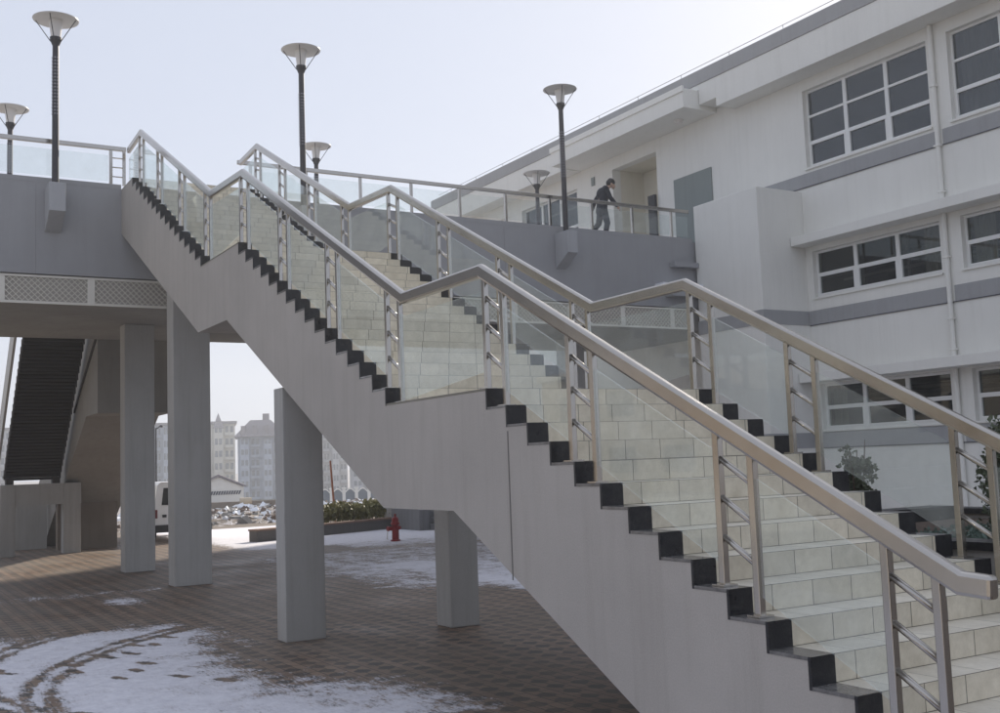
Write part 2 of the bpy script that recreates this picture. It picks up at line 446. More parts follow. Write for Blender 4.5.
# ------------------------------------------------------------------ lamps
def make_lamp(x, y, zb, label, bracket, zt=10.05):
    root = thing('street_lamp', (x, y, zb), label, 'street lamp', 'cone topped lamps on the walkway edges')
    b = MB(); b.tube((x, y, zb), (x, y, zt), .062, .056, n=20)
    slot = bpy.data.materials.get('slot') or mat('slot', (.30, .30, .34), .5)
    for i in range(18):
        for s_ in (-1, 1):
            z = 8.55+i*.062
            b.box(x+.05, x+.066, y+s_*.02-.009, y+s_*.02+.009, z, z+.022, 1)
            b.box(x+s_*.02-.009, x+s_*.02+.009, y-.066, y-.05, z, z+.022, 1)
    b.build('pole', [DARKM, slot], root)
    MB().lathe((x, y, zt), [(0, -.10), (.06, -.10), (.10, 0), (.105, .05), (0, .05)]).build('collar', DARKM, root, smooth=False)
    MB().lathe((x, y, zt+.05), [(.0, 0), (.085, 0), (.125, .33), (.0, .33)]).build('lamp_glass', FROST, root, smooth=False)
    MB().lathe((x, y, zt+.38), [(0, .0), (.14, -.01), (.395, -.002), (.402, .012), (.15, .07), (0, .085)], 32).build('lamp_shade', mat('shade', (.62, .6, .58), .35) if 'shade' not in bpy.data.materials else bpy.data.materials['shade'], root, smooth=True)
    for k in range(4):
        a = math.pi/4+k*math.pi/2+.35
        MB().tube((x+.09*math.cos(a), y+.09*math.sin(a), zt-.02), (x+.355*math.cos(a), y+.355*math.sin(a), zt+.376), .008, n=8).build('strut', DARKM, root)
    if bracket:
        MB().prism([(XD+.004, 6.42), (XD+.54, 6.72), (XD+.54, 7.24), (XD+.004, 7.24)], y-.14, y+.14).build('bracket_box', mat('bracket', (.39, .395, .41), .8, build=stucco(.05, .08)) if 'bracket' not in bpy.data.materials else bpy.data.materials['bracket'], root, bevel=.01)
    return root
make_lamp(XD+.28, -1.21, 7.243, 'tall dark lamp at far left on a bracket box, top near the picture edge', True, 9.95)
make_lamp(XD+.28, 3.51, 7.243, 'tall dark lamp rising behind the middle of the stairs, bracket box hidden', True, 10.16)
make_lamp(XD+.28, 9.92, 7.243, 'tall dark lamp on a bracket box next to the walking person', True, 10.27)
make_lamp(XB+.1, -1.30, 7.442, 'small looking lamp on the back edge at the far left picture border', False)
make_lamp(XB+.1, 6.10, 7.442, 'small looking lamp on the back edge, just right of the tall middle one', False)
make_lamp(XB+.1, 13.00, 7.442, 'small looking lamp on the back edge in front of the white building', False)

# ------------------------------------------------------------------ school building
bld = thing('school_building', (0, YF, 0), 'white three storey school building with grey bands and long rows of windows', 'building')
wx = [(-10.95, -7.38), (-6.86, -3.30), (-2.78, .78), (1.3, 4.86), (5.38, 8.9)]
holes = []
for a, b_ in wx: holes += [(a, b_, 8.78, 10.70, 3, 3, 1), (a, b_, 5.62, 6.74, 3, 2, 0), (a, b_, 2.46, 3.54, 3, 2, 0)]
holes += [(-23.95, -20.62, 8.35, 10.58, 3, 2, 1), (-28.3, -25.0, 8.35, 10.58, 3, 2, 1)]
for a, b_ in ((-28.3, -25.0), (-23.95, -20.62), (-18.7, -15.2)): holes += [(a, b_, 2.46, 3.54, 3, 2, 0)]
recess = (-18.71, -16.6, ZD, 10.72)
def wall_grid(b, X0, X1, Z0, Z1, rects, y0, y1):
    xs = sorted({X0, X1}|{r[0] for r in rects}|{r[1] for r in rects}); zs = sorted({Z0, Z1}|{r[2] for r in rects}|{r[3] for r in rects})
    for z0, z1 in zip(zs, zs[1:]):
        run = None
        for x0, x1 in zip(xs, xs[1:]):
            hole = any(r[0] < (x0+x1)/2 < r[1] and r[2] < (z0+z1)/2 < r[3] for r in rects)
            if not hole: run = (run[0], x1) if run else (x0, x1)
            if hole or x1 == xs[-1]:
                if run: b.box(run[0], run[1], y0, y1, z0, z1)
                run = None
b = MB(); wall_grid(b, -29, 14, 0, 12.1, holes+[recess], YF, YF+.30)
b.build('wall', WHITE, bld)
b = MB(); b.box(-29, -28.7, YF+.3, 27, 0, 12.1); b.box(13.7, 14, YF+.3, 27, 0, 12.1); b.box(-29, 14, 27, 27.3, 0, 12.1); b.build('rear_wall', WHITE, bld)
b = MB(); b.box(-28.99, 13.99, YF+.31, 27, 12.10, 12.15); b.build('roof', BAND, bld)
b = MB()   # recessed entrance
b.box(recess[0]-.2, recess[0], YF+.301, YF+1.2, ZD, recess[3]); b.box(recess[1], recess[1]+.2, YF+.301, YF+1.2, ZD, recess[3])
b.box(recess[0]-.2, recess[1]+.2, YF+1.2, YF+1.4, ZD, recess[3]); b.box(recess[0]-.2, recess[1]+.2, YF+.301, YF+1.4, recess[3], recess[3]+.1)
b.box(recess[0], recess[1], YF, YF+1.2, ZD-.2, ZD-.001)
b.build('entrance_recess', CREAMW, bld)
# eave
b = MB(); b.box(-13.30, 14.6, 14.87, YF-.003, 10.97, 11.75); b.box(-29.4, -20.3, 14.87, YF-.003, 11.06, 11.75); b.box(-20.3, -13.95, 14.87, YF-.003, 11.61, 11.75); b.box(-13.95, -13.3, 14.87, YF-.003, 11.2, 11.75); b.build('eave', WHITE, bld, bevel=.01)
MB().box(-29.5, 14.7, 14.85, YF+.30, 11.752, 12.13).build('coping_band', BAND, bld, bevel=.01)
b = MB(); b.box(-20.3, -13.97, 14.34, YF-.003, 11.08, 11.60); b.box(-20.32, -13.95, 14.30, 14.37, 11.50, 11.66); b.build('entrance_canopy', WHITE, bld, bevel=.008)
MB().lathe((-14.9, 14.95, 11.078), [(0, -.10), (.08, -.10), (.13, -.03), (.13, 0), (0, 0)]).build('canopy_light', FROST, bld)
b = MB(); b.tube((-29, 14.95, 12.27), (14, 14.95, 12.27), .007, n=6)
for i in range(22): b.tube((-28+i*1.9, 14.95, 12.13), (-28+i*1.9, 14.95, 12.27), .006, n=6)
b.build('lightning_wire', DARKM, bld)
# bands and canopies
def band(z0, z1, x0):
    for xa, xb in ((x0, -7.29), (-7.11, 14)): MB().box(xa, xb, YF-.015, YF-.0005, z0, z1).build('grey_band', BAND, bld)
band(8.33, 8.66, -13.2); band(4.97, 5.31, -11.14); band(2.04, 2.40, -11.14)
for z0, z1 in ((4.97, 5.31), (2.04, 2.40)):
    b = MB(); b.prism([(-13.44, 13.985), (-11.155, 13.985), (-11.155, YF-.016), (-11.1695, YF-.016), (-11.1695, 13.9995), (-13.44, 13.9995)], z0, z1, plane='xy'); b.build('grey_band', BAND, bld)
b = MB()
for z in (8.325, 4.965, 2.035): b.box(-11.14 if z < 8 else -13.2, 14, YF-.022, YF-.0151, z-.012, z+.008)
b.build('band_groove', mat('groove', (.07, .07, .08), .8), bld)
for z0, z1 in ((6.86, 7.08), (3.58, 3.80)):
    MB().box(-11.15, 14.2, 15.0, YF-.0005, z0, z1).build('sun_shelf', WHITE, bld, bevel=.008)
MB().box(-13.42, -11.17, 14.0, YF-.001, 0.004, 8.25).build('projecting_bay', WHITE, bld, bevel=.012)
# downpipes
for xp in (-7.20, -3.04, 1.04):
    b = MB(); b.tube((xp, YF-.07, 7.09), (xp, YF-.07, 10.96), .05, n=12)
    b.tube((xp, YF-.07, 3.81), (xp, YF-.07, 6.85), .05, n=12); b.tube((xp, YF-.07, .2), (xp, YF-.07, 3.57), .05, n=12)
    for z in (9.6, 8.3, 7.3, 5.9, 4.6, 3.95): b.box(xp-.075, xp+.075, YF-.13, YF-.016, z, z+.035)
    b.build('downpipe', WHITE, bld)
# windows
def window(x0, x1, z0, z1, nc, nr, up):
    y = YF+.12; fr = MB(); t = .055
    fr.box(x0+.002, x1-.002, y, y+.07, z0+.002, z0+t); fr.box(x0+.002, x1-.002, y, y+.07, z1-t, z1-.002)
    fr.box(x0+.002, x0+t, y, y+.07, z0+t, z1-t); fr.box(x1-t, x1-.002, y, y+.07, z0+t, z1-t)
    cw = (x1-x0)/nc
    for i in range(1, nc): fr.box(x0+i*cw-.05, x0+i*cw+.05, y-.004, y+.068, z0+t, z1-t)
    hs = [z0+(z1-z0)*k/nr for k in range(nr+1)]
    for c in range(nc):
        xa = x0+c*cw+.05; xb = x0+(c+1)*cw-.05
        for k in range(1, nr): fr.box(xa, xb, y+.001, y+.066, hs[k]-.028, hs[k]+.028)
        if up or nr == 2:   # opening casement at the bottom row
            za, zb = hs[0]+t, hs[1]-.028
            for q_ in ((xa, xb, za, za+.035), (xa, xb, zb-.035, zb), (xa, xa+.035, za+.035, zb-.035), (xb-.035, xb, za+.035, zb-.035)): fr.box(q_[0], q_[1], y-.012, y+.064, q_[2], q_[3])
    o = fr.build('window', FRAME, bld, origin=(x0, y, z0))
    MB().box(x0+.03, x1-.03, y+.030, y+.040, z0+.03, z1-.03).build('pane', PANEUP if up else PANE, o)
    MB().box(x0-.03, x1+.03, YF-.045, YF+.119, z0-.045, z0-.0005).build('sill', WHITE, o)
for h in holes: window(*h)
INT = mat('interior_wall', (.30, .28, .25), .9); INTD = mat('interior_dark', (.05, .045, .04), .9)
b = MB()
for z in (.05, 3.85, 7.30, 11.6): b.box(-28.69, 13.69, YF+1.5 if z > 7 and z < 8 else YF+.302, 22, z-.15, z)
b.build('floor_slab', INT, bld)
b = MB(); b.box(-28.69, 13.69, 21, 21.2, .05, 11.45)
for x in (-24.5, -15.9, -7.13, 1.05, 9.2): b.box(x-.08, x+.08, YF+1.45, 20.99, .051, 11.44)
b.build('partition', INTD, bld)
CURT = mat('curtain', (.42, .38, .30), .9)
for xa, xb, za, zb in ((-6.8, -5.9, 8.6, 10.9), (-4.9, -4.4, 8.6, 10.9), (-3.9, -3.35, 8.6, 10.9), (-8.05, -7.45, 5.5, 6.95), (-6.8, -6.3, 5.5, 6.95), (-10.9, -10.5, 2.3, 3.56), (-5.6, -4.6, 2.3, 3.56), (-2.6, -1.5, 8.6, 10.9)):
    b = MB(); k = max(4, int((xb-xa)/.06)); P = [(xa+(xb-xa)*i/k, YF+.36+.03*(i % 2)) for i in range(k+1)]
    b.prism(P+[(p[0], p[1]+.008) for p in P[::-1]], za, zb, plane='xy'); b.build('curtain', CURT, bld)
b = MB()
for x in (-10.2, -8.9, -7.9, -6.1, -5.0, -4.1): b.bar((x, YF+.9, 5.0), (x, YF+.9, 6.9), .07, .07, up=(0, 1, 0)); b.bar((x, YF+.9, 6.35), (x+.9, YF+2.2, 6.75), .06, .06)
for z in (6.05, 3.1): b.box(-10.8, -3.4, YF+.85, YF+.92, z, z+.06)
b.box(-10.8, -3.4, YF+1.2, YF+1.7, 3.30, 3.38); b.build('shelf_frames', INT, bld)
MB().box(-15.85, -14.30, YF-.035, YF-.001, ZD, 9.68).build('steel_door', DOORM, bld)
MB().box(-19.78, -19.62, YF-.03, YF-.001, 10.46, 10.72).build('wall_plaque', DOORM, bld)
tag(MB().box(-16.92, -16.62, YF-.12, YF-.03, ZD+.001, 9.46).build('notice_stand', BLACK, None, origin=(-16.77, YF-.07, ZD)), 'tall narrow black panel standing at the right edge of the recessed entrance', 'panel')

# ------------------------------------------------------------------ planter with shrubs on the far side of the steps
SOIL = mat('soil', (.075, .05, .035), .95, build=lambda nt, b, c: (nt.links.new(ramp(nt, noise(nt, coord(nt, kind='World'), 12, 6, .8), [(.3, (.04, .028, .02)), (.7, (.16, .11, .075))]), b.inputs['Base Color']), bump(nt, b, noise(nt, coord(nt, kind='World'), 25, 5, .8), 1, .04)))
pl = thing('planter', (1.5, 4.2, 0), 'raised planting bed with black coping between the steps and the white building', 'planter')
b = MB(); b.box(-1.0, 4.5, W+.25, W+.45, .004, 1.22); b.box(-1.0, 4.5, 6.3, 6.5, .004, 1.22); b.box(-1.0, -.8, W+.45, 6.3, .004, 1.22); b.box(4.3, 4.5, W+.45, 6.3, .004, 1.22); b.build('planter_wall', CONC, pl)
b = MB(); b.box(-1.05, 4.55, W+.22, W+.5, 1.221, 1.28); b.box(-1.05, 4.55, 6.25, 6.55, 1.221, 1.28); b.box(4.2, 4.55, W+.5, 6.25, 1.221, 1.28); b.box(.6, .86, W+.5, 4.4, 1.30, 1.42); b.build('coping', GRAN, pl)
b = MB(); b.box(-.8, 4.3, W+.45, 6.3, .8, 1.17); b.build('soil_bed', SOIL, pl)
def leafmat(name, c1, c2, c3):
    def f(nt, b, c):
        oi = noise(nt, coord(nt, kind='World'), 9, 3, .6); on_ = noise(nt, coord(nt, kind='World'), 60, 2, .6)
        col = mix(nt, on_, mix(nt, ramp(nt, oi, [(.35, (0, 0, 0)), (.65, (1, 1, 1))]), c1, c2), c3)
        nt.links.new(col, b.inputs['Base Color'])
        b.inputs['Transmission Weight'].default_value = 0
    return mat(name, c1, .5, build=f)
LEAF = leafmat('shrub_leaf', (.022, .038, .018), (.05, .075, .03), (.10, .115, .06))
HEDL = leafmat('hedge_leaf', (.07, .08, .025), (.17, .17, .06), (.36, .33, .16))
STEM = mat('stem_bark', (.10, .07, .05), .9)
SNOWM = mat('snow', (.80, .83, .88), .8)
def leaves(b, pts, size, up=.3):
    for p in pts:
        a = Vector(rng.normal(size=3)); a.z = a.z*.5+up; a.normalize(); c = a.orthogonal().normalized()
        c = Matrix.Rotation(rng.uniform(0, 6.3), 3, a) @ c; d = a.cross(c); s_ = size*rng.uniform(.6, 1.3)
        P = Vector(p); m_ = P+c*s_*.5+d*s_*.32+a*s_*.06; m2 = P+c*s_*.5-d*s_*.32+a*s_*.06
        b.add([P, m_, P+c*s_, m2], [(0, 1, 2, 3)])
def shrub(x, y, z, h, r, n, label):
    root = thing('shrub', (x, y, z), label, 'shrub', 'evergreen shrubs in the raised bed')
    st = MB(); pts = []; cl = []
    for i in range(9):
        a = rng.uniform(0, 6.3); rr = r*rng.uniform(.1, .75); tip = Vector((x+rr*math.cos(a), y+rr*math.sin(a), z+h*rng.uniform(.55, 1)))
        base = Vector((x+rng.normal()*.02, y+rng.normal()*.02, z)); mid = base.lerp(tip, .5)+Vector((rng.normal()*.04, rng.normal()*.04, 0))
        st.tube(base, mid, .014, .009, n=6); st.tube(mid, tip, .009, .004, n=6)
        for k in range(9):
            cpt = base.lerp(tip, rng.uniform(.12, 1))+Vector(rng.normal(size=3))*r*.22
            cl.append(cpt)
    b = MB()
    for cpt in cl:
        k = n//len(cl); leaves(b, [cpt+Vector(rng.normal(size=3))*r*.17 for _ in range(k)], .055)
    st.build('stem', STEM, root); b.build('foliage', LEAF, root)
shrub(.18, 3.9, 1.17, 1.0, .16, 2600, 'slim dark leafy shrub seen through the glass behind the steps')
shrub(1.72, 4.0, 1.17, 1.05, .34, 5000, 'larger dark leafy shrub at the right picture edge beside the far railing post')
shrub(2.9, 4.1, 1.17, .95, .30, 2000, 'dark leafy shrub further down the raised bed, past the right picture edge')
b = MB(); pts = [(rng.uniform(1.1, 4.2), rng.uniform(W+.55, 5.6), 1.18+rng.uniform(0, .09)) for _ in range(9000)]; leaves(b, pts, .04)
tag(b.build('ground_cover', mat('ground_cover_leaf', (.10, .15, .12), .6), None, origin=(2.6, 4, 1.18)), 'low pale green plants covering the raised bed', 'plants', kind='stuff')

# ------------------------------------------------------------------ twin staircases beyond the walkway
tw = thing('rear_staircase', (-23.5, 1.4, 0), 'second concrete staircase going down beyond the walkway at left', 'staircase')
poly = [(XB, ZD-.02), (XB, 3.45), (-20.6, 3.45), (-27.4, 0.004), (-31.5, .004)]
MB().prism(poly, .62, 2.35).build('concrete_body', SOFFIT, tw)
MB().prism([(XB-.02, 5.3), (-22.2, 3.7), (-22.2, 3.62), (XB-.02, 5.2)], .585, .6195).build('side_groove', mat('groove2', (.05, .045, .04), .9), tw)
MB().box(-25.2, -24.9, .62, 2.2, .004, 1.55).build('support_wall', BROWNC, tw)
esc = thing('steel_staircase', (-23.6, -.2, 1.9), 'dark steel staircase with saw-toothed underside resting on the rendered frame at left', 'staircase')
DKS = mat('dark_corrugated_steel', (.045, .036, .032), .7, .1)
x0, z0, x1, z1 = -23.75, 2.0, -19.25, 6.15
n = 26; b = MB(); pr = []
dx, dz = (x1-x0)/n, (z1-z0)/n
lo_ = [(x0+i*dx, z0+i*dz) for i in range(n+1)]
up_ = []
for i in range(n, 0, -1): up_ += [(x0+i*dx, z0+i*dz+.28), (x0+(i-1)*dx, z0+i*dz+.28)]
b.prism(lo_+up_, -.84, .47); b.build('steps', DKS, esc)
b = MB()
for i in range(0, 2*n):
    xx = x0+i*dx/2; zz = z0+i*dz/2; b.bar((xx, -.84, zz-.02), (xx, .47, zz-.02), .05, .052)
for yy in (-.86, .49):
    for i in range(n): b.box(x0+i*dx+.01, x0+(i+.75)*dx, yy-.015, yy+.015, z0+i*dz-.02, z0+i*dz+.24)
b.build('ribs', DKS, esc)
b = MB(); b.prism([(x0-.1, z0+.35), (x1, z1+.35), (x1, z1+1.15), (x0-.1, z0+1.15)], -1.02, -.96); b.build('side_parapet', mat('pale_parapet', (.55, .55, .53), .8), esc)
for yy in (-.75, .38): MB().box(x0-.05, x0+.25, yy-.09, yy+.09, 1.852, 2.02).build('foot', DKS, esc)
MB().tube((x0+.02, -.9, 2.06), (x0+.02, .52, 2.06), .05, n=10).build('end_bar', COLM, esc)
fr = thing('portal_frame', (-23.6, 0, 0), 'low grey rendered portal frame of two posts and a beam under the steel stair', 'frame')
for ya, yb in ((-.98, -.62), (.55, .98)): MB().box(-23.85, -23.45, ya, yb, .004, 1.85).build('post', COLM, fr, origin=(-23.65, (ya+yb)/2, 0), bevel=.01)
MB().box(-23.83, -23.47, -.62, .55, 1.30, 1.849).build('beam', COLM, fr)
MB().box(-23.80, -23.5, .981, 1.0, 1.3, 1.85).build('beam_end', COLM, fr)
tag(MB().box(-26.5, -26.3, -1.15, .55, .004, 1.75).build('low_wall', COLM, None, origin=(-26.4, -.5, 0)), 'low grey rendered wall standing behind the portal frame', 'wall')

# ------------------------------------------------------------------ person
SKIN = mat('skin', (.45, .29, .21), .55); CLOTH = mat('dark_suit', (.016, .019, .028), .85); HAIR = mat('black_hair', (.012, .01, .01), .6); SHOE = mat('black_shoe', (.012, .012, .012), .4)
def blob(name, caps, m, parent, vox=.012):
    """one continuous surface from tapered capsules and ellipsoids"""
    V = []; FF = []; nu, nv = 16, 9
    unit = [(0, 0, 1)]+[(math.sin(math.pi*j/nv)*math.cos(2*math.pi*i/nu), math.sin(math.pi*j/nv)*math.sin(2*math.pi*i/nu), math.cos(math.pi*j/nv)) for j in range(1, nv) for i in range(nu)]+[(0, 0, -1)]
    uf = [(0, 1+i, 1+(i+1) % nu) for i in range(nu)]
    for j in range(nv-2): uf += [(1+j*nu+i, 1+(j+1)*nu+i, 1+(j+1)*nu+(i+1) % nu, 1+j*nu+(i+1) % nu) for i in range(nu)]
    k_ = 1+(nv-2)*nu; uf += [(len(unit)-1, k_+(i+1) % nu, k_+i) for i in range(nu)]
    def ell(c, r, rot=None):
        k = len(V); c = Vector(c)
        for u in unit:
            p = Vector((u[0]*r[0], u[1]*r[1], u[2]*r[2]))
            if rot is not None: p = rot @ p
            V.append(p+c)
        FF.extend(tuple(i+k for i in f_) for f_ in uf)
    for c in caps:
        if c[0] == 'e': ell(*c[1:])
        else:
            _, p, q_, r1, r2 = c; p = Vector(p); q_ = Vector(q_); k = max(2, int((q_-p).length/.02))
            for i in range(k+1):
                t = i/k; ell(p.lerp(q_, t), (r1+(r2-r1)*t,)*3)
    me = bpy.data.meshes.new(name); me.from_pydata(V, [], FF)
    o = obj(name, me, m, parent)
    rm = o.modifiers.new('remesh', 'REMESH'); rm.mode = 'VOXEL'; rm.voxel_size = vox; rm.use_smooth_shade = True
    sm = o.modifiers.new('smooth', 'SMOOTH'); sm.factor = .5; sm.iterations = 2
    return o
per = thing('person', (-14.45, 11.75, ZD), 'person in a dark suit walking right along the walkway with head bowed', 'person', rz=math.atan2(.93, .36))
# local axes: +x walking direction, +y to the left side, z up
sho = 1.40
# head centre, bowed forward
hc = (.20, 0, 1.565)
per.rotation_euler[1] = .13
body = blob('body', [
    ('c', (.04, 0, 1.36), (.14, 0, 1.49), .058, .052), ('e', hc, (.088, .072, .108), Matrix.Rotation(.45, 3, 'Y')),
    ('e', (.25, 0, 1.495), (.05, .05, .055)), ('e', (.293, 0, 1.515), (.016, .012, .022)), ('e', (.255, 0, 1.455), (.03, .03, .025)),
    ('e', (.18, .073, 1.54), (.02, .012, .032)), ('e', (.18, -.073, 1.54), (.02, .012, .032)),
    ('c', (0, 0, .98), (.03, 0, 1.34), .11, .12),
    # forward arm (near side, -y) with hand reaching ahead and down
    ('c', (.03, -.20, sho-.03), (.14, -.25, 1.13), .045, .037), ('c', (.14, -.25, 1.13), (.34, -.24, .94), .035, .025),
    ('e', (.365, -.24, .91), (.04, .018, .042)),
    ('c', (.385, -.225, .89), (.43, -.225, .84), .010, .008), ('c', (.385, -.236, .88), (.43, -.238, .825), .010, .008), ('c', (.375, -.248, .88), (.415, -.252, .825), .010, .008), ('c', (.365, -.26, .88), (.395, -.264, .835), .009, .007), ('c', (.37, -.215, .92), (.40, -.195, .87), .011, .009),
    # rear arm (far side) hanging behind
    ('c', (0, .20, sho-.03), (-.13, .24, 1.13), .045, .037), ('c', (-.13, .24, 1.13), (-.19, .23, .88), .035, .025),
    ('e', (-.195, .228, .83), (.028, .018, .045)),
    ('c', (-.18, .222, .80), (-.175, .222, .735), .010, .008), ('c', (-.195, .226, .79), (-.19, .226, .72), .010, .008), ('c', (-.208, .228, .79), (-.205, .228, .725), .010, .008), ('c', (-.22, .23, .80), (-.215, .23, .745), .009, .007), ('c', (-.17, .215, .84), (-.15, .205, .79), .011, .009),
    ('c', (0, -.09, .93), (.16, -.09, .50), .08, .055), ('c', (.16, -.09, .50), (.12, -.09, .10), .05, .035),
    ('c', (0, .09, .93), (-.02, .09, .50), .08, .055), ('c', (-.02, .09, .50), (-.24, .09, .16), .05, .035),
], SKIN, per, .010)
jk = blob('jacket', [
    ('c', (.0, -.10, .84), (.0, -.10, 1.00), .125, .115), ('c', (.0, .10, .84), (.0, .10, 1.00), .125, .115), ('c', (.0, -.09, 1.0), (.02, -.10, 1.27), .115, .125), ('c', (.0, .09, 1.0), (.02, .10, 1.27), .115, .125),
    ('c', (.02, -.16, 1.37), (.02, .16, 1.37), .078, .078), ('e', (-.03, 0, 1.27), (.135, .19, .16)), ('c', (.02, 0, 1.40), (.045, 0, 1.445), .075, .062),
    ('c', (.02, -.20, sho-.03), (.14, -.255, 1.13), .068, .056), ('c', (.14, -.255, 1.13), (.32, -.242, .96), .057, .048),
    ('c', (0, .20, sho-.03), (-.13, .245, 1.13), .068, .056), ('c', (-.13, .245, 1.13), (-.185, .232, .89), .055, .042)], CLOTH, per, .011)
tr = blob('trousers', [
    ('c', (0, -.08, .95), (.155, -.09, .52), .105, .078), ('c', (.155, -.09, .52), (.12, -.09, .10), .075, .062),
    ('c', (0, .08, .95), (-.02, .09, .52), .105, .078), ('c', (-.02, .09, .52), (-.225, .09, .19), .075, .062), ('e', (0, 0, .95), (.12, .17, .12))], CLOTH, per, .011)
blob('hair', [('e', (.190, 0, 1.610), (.112, .090, .088), Matrix.Rotation(.75, 3, 'Y')), ('e', (.13, 0, 1.575), (.075, .08, .09))], HAIR, per, .010)
blob('shoe', [('c', (.10, -.09, .045), (.26, -.09, .04), .045, .035)], SHOE, per)
blob('shoe', [('c', (-.27, .09, .12), (-.18, .09, .035), .042, .035)], SHOE, per)
for s_ in (-1, 1): MB().lathe((0, 0, 0), [(0, -.006), (.006, 0), (0, .006)], 8).build('eye', BLACK, per).location = (.285, s_*.03, 1.540)

# ------------------------------------------------------------------ van
van = thing('van', (-25.6, 4.22, 0), 'white van seen from behind, half hidden between two columns', 'van')
VP = mat('van_white_paint', (.80, .80, .80), .3); VG = mat('van_glass', (.02, .022, .025), .05)
b = MB(); cs = [(-.80, .42), (-.84, .75), (-.84, 1.02), (-.74, 1.66), (-.64, 1.75), (.64, 1.75), (.74, 1.66), (.84, 1.02), (.84, .75), (.80, .42)]
xs = [(-25.60, .0, 0.0), (-25.55, 0, 0), (-28.6, 0, 0), (-29.5, .0, -.75), (-30.1, 0, -.85)]
v = []; f = []
for (x, a, dz_) in xs:
    for (yy, zz) in cs: v.append((x, 4.22+yy*(1-.0), .0+(zz if zz < 1.1 else max(1.0, zz+dz_))))
for i in range(len(xs)-1):
    for j in range(10): f.append((i*10+j, i*10+(j+1) % 10, i*10+10+(j+1) % 10, i*10+10+j))
f += [tuple(range(9, -1, -1)), tuple(range(40, 50))]
b.add(v, f); b.build('body', VP, van, bevel=.03)
b = MB(); b.prism([(4.22-.62, 1.08), (4.22-.56, 1.58), (4.22+.56, 1.58), (4.22+.62, 1.08)], -25.6, -25.585, plane='yz'); b.build('rear_window', VG, van)
b = MB()
for i in range(3): b.box(-26.9-i*1.0+.42, -26.9-i*1.0-.42, 3.372, 3.395, 1.12, 1.52); b.box(-26.9-i*1.0+.42, -26.9-i*1.0-.42, 5.045, 5.068, 1.12, 1.52)
b.build('side_window', VG, van)
MB().box(-25.75, -25.52, 4.22-.86, 4.22+.86, .28, .50).build('bumper', BLACK, van, bevel=.02)
for s_ in (-1, 1): MB().box(-25.62, -25.575, 4.22+s_*.785-.04, 4.22+s_*.785+.04, .70, .95).build('tail_light', mat('tail_red', (.14, .012, .012), .3) if 'tail_red' not in bpy.data.materials else bpy.data.materials['tail_red'], van)
MB().box(-25.6, -25.58, 3.62, 3.74, .72, .80).build('door_latch', BLACK, van)
b = MB(); b.box(-25.6, -25.583, 4.0, 4.44, .60, .72); b.build('number_plate', mat('plate_blue', (.05, .08, .3), .4), van)
for x in (-26.4, -29.2):
    for s_ in (-1, 1):
        yc = 4.22+s_*.74
        wl = MB().tube((x, yc-.09, .31), (x, yc+.09, .31), .31, n=24).build('wheel', BLACK, van, origin=(x, yc, .31))
        MB().tube((x, yc+s_*.091, .31), (x, yc+s_*.10, .31), .17, n=16).build('rim', STEEL, wl)

# ------------------------------------------------------------------ hydrant
RED = mat('red_paint', (.24, .012, .016), .4)
hx, hy = -19.15, 8.13
hy_ = thing('fire_hydrant', (hx, hy, 0), 'small red fire hydrant standing on the snow by the low kerb wall', 'fire hydrant')
MB().lathe((hx, hy, 0), [(0, 0.003), (.13, .003), (.13, .04), (.095, .05), (.09, .42), (.12, .44), (.12, .49), (.10, .50), (.095, .56), (.07, .62), (.02, .65), (0, .65)], 20).build('barrel', RED, hy_)
MB().tube((hx, hy, .64), (hx, hy, .72), .028, n=6).build('bonnet_nut', RED, hy_)
ox = MB().tube((hx, hy-.02, .34), (hx+.02, hy-.20, .34), .055, n=14); ox.tube((hx+.02, hy-.20, .34), (hx+.024, hy-.24, .34), .068, n=8); ox.build('outlet', RED, hy_)
o2 = MB().tube((hx, hy, .36), (hx+.18, hy+.02, .36), .042, n=14); o2.tube((hx+.18, hy+.02, .36), (hx+.21, hy+.02, .36), .052, n=8); o2.build('outlet', RED, hy_)
b = MB()
for i in range(8): b.tube((hx+.02, hy-.24-.005*i, .30-i*.03), (hx+.03, hy-.24+.012*(i % 2), .27-i*.03), .008, n=6)
b.build('cap_chain', mat('chain', (.55, .5, .4), .5, .5), hy_)

# ------------------------------------------------------------------ kerb wall, hedge, steps, pole
ka = Vector((-23.4, 7.55)); kb = Vector((-25.0, 11.6)); kd = (kb-ka).normalized(); kn_ = Vector((-kd.y, kd.x))
def quad_wall(b, a, c, off0, off1, z0, z1):
    n_ = Vector((kd.y, -kd.x)); P = [a+n_*off0, c+n_*off0, c+n_*off1, a+n_*off1]
    b.prism([(p.x, p.y) for p in P], z0, z1, plane='xy')
kw = thing('kerb_wall', (-24, 9, 0), 'low dark kerb wall below the hedge', 'wall')
b = MB(); quad_wall(b, ka-kd*2.2, kb, -.35, 0, .004, .30); b.build('wall', mat('kerb_stone', (.16, .15, .14), .9, build=stucco(.1, .1)), kw)
b = MB(); quad_wall(b, ka-kd*2.2, kb, -.40, .04, .301, .35); b.build('coping', mat('kerb_top', (.30, .20, .15), .9, build=stucco(.3, .3)), kw)
hd = thing('hedge', (-24.5, 9.3, .3), 'long low hedge of yellow green leaves behind the kerb wall', 'hedge')
b = MB(); pts = []
for _ in range(9000):
    t = rng.uniform(0, 4.6); o_ = rng.uniform(-1.3, -.45); z = .33+rng.beta(2, 1.2)*(.46+.07*math.sin(t*4)+.05*math.sin(t*9.3))
    p = ka+kd*(t-.2)+Vector((kd.y, -kd.x))*o_; pts.append((p.x, p.y, z))
leaves(b, pts, .12, .5); b.build('foliage', HEDL, hd)
b = MB()
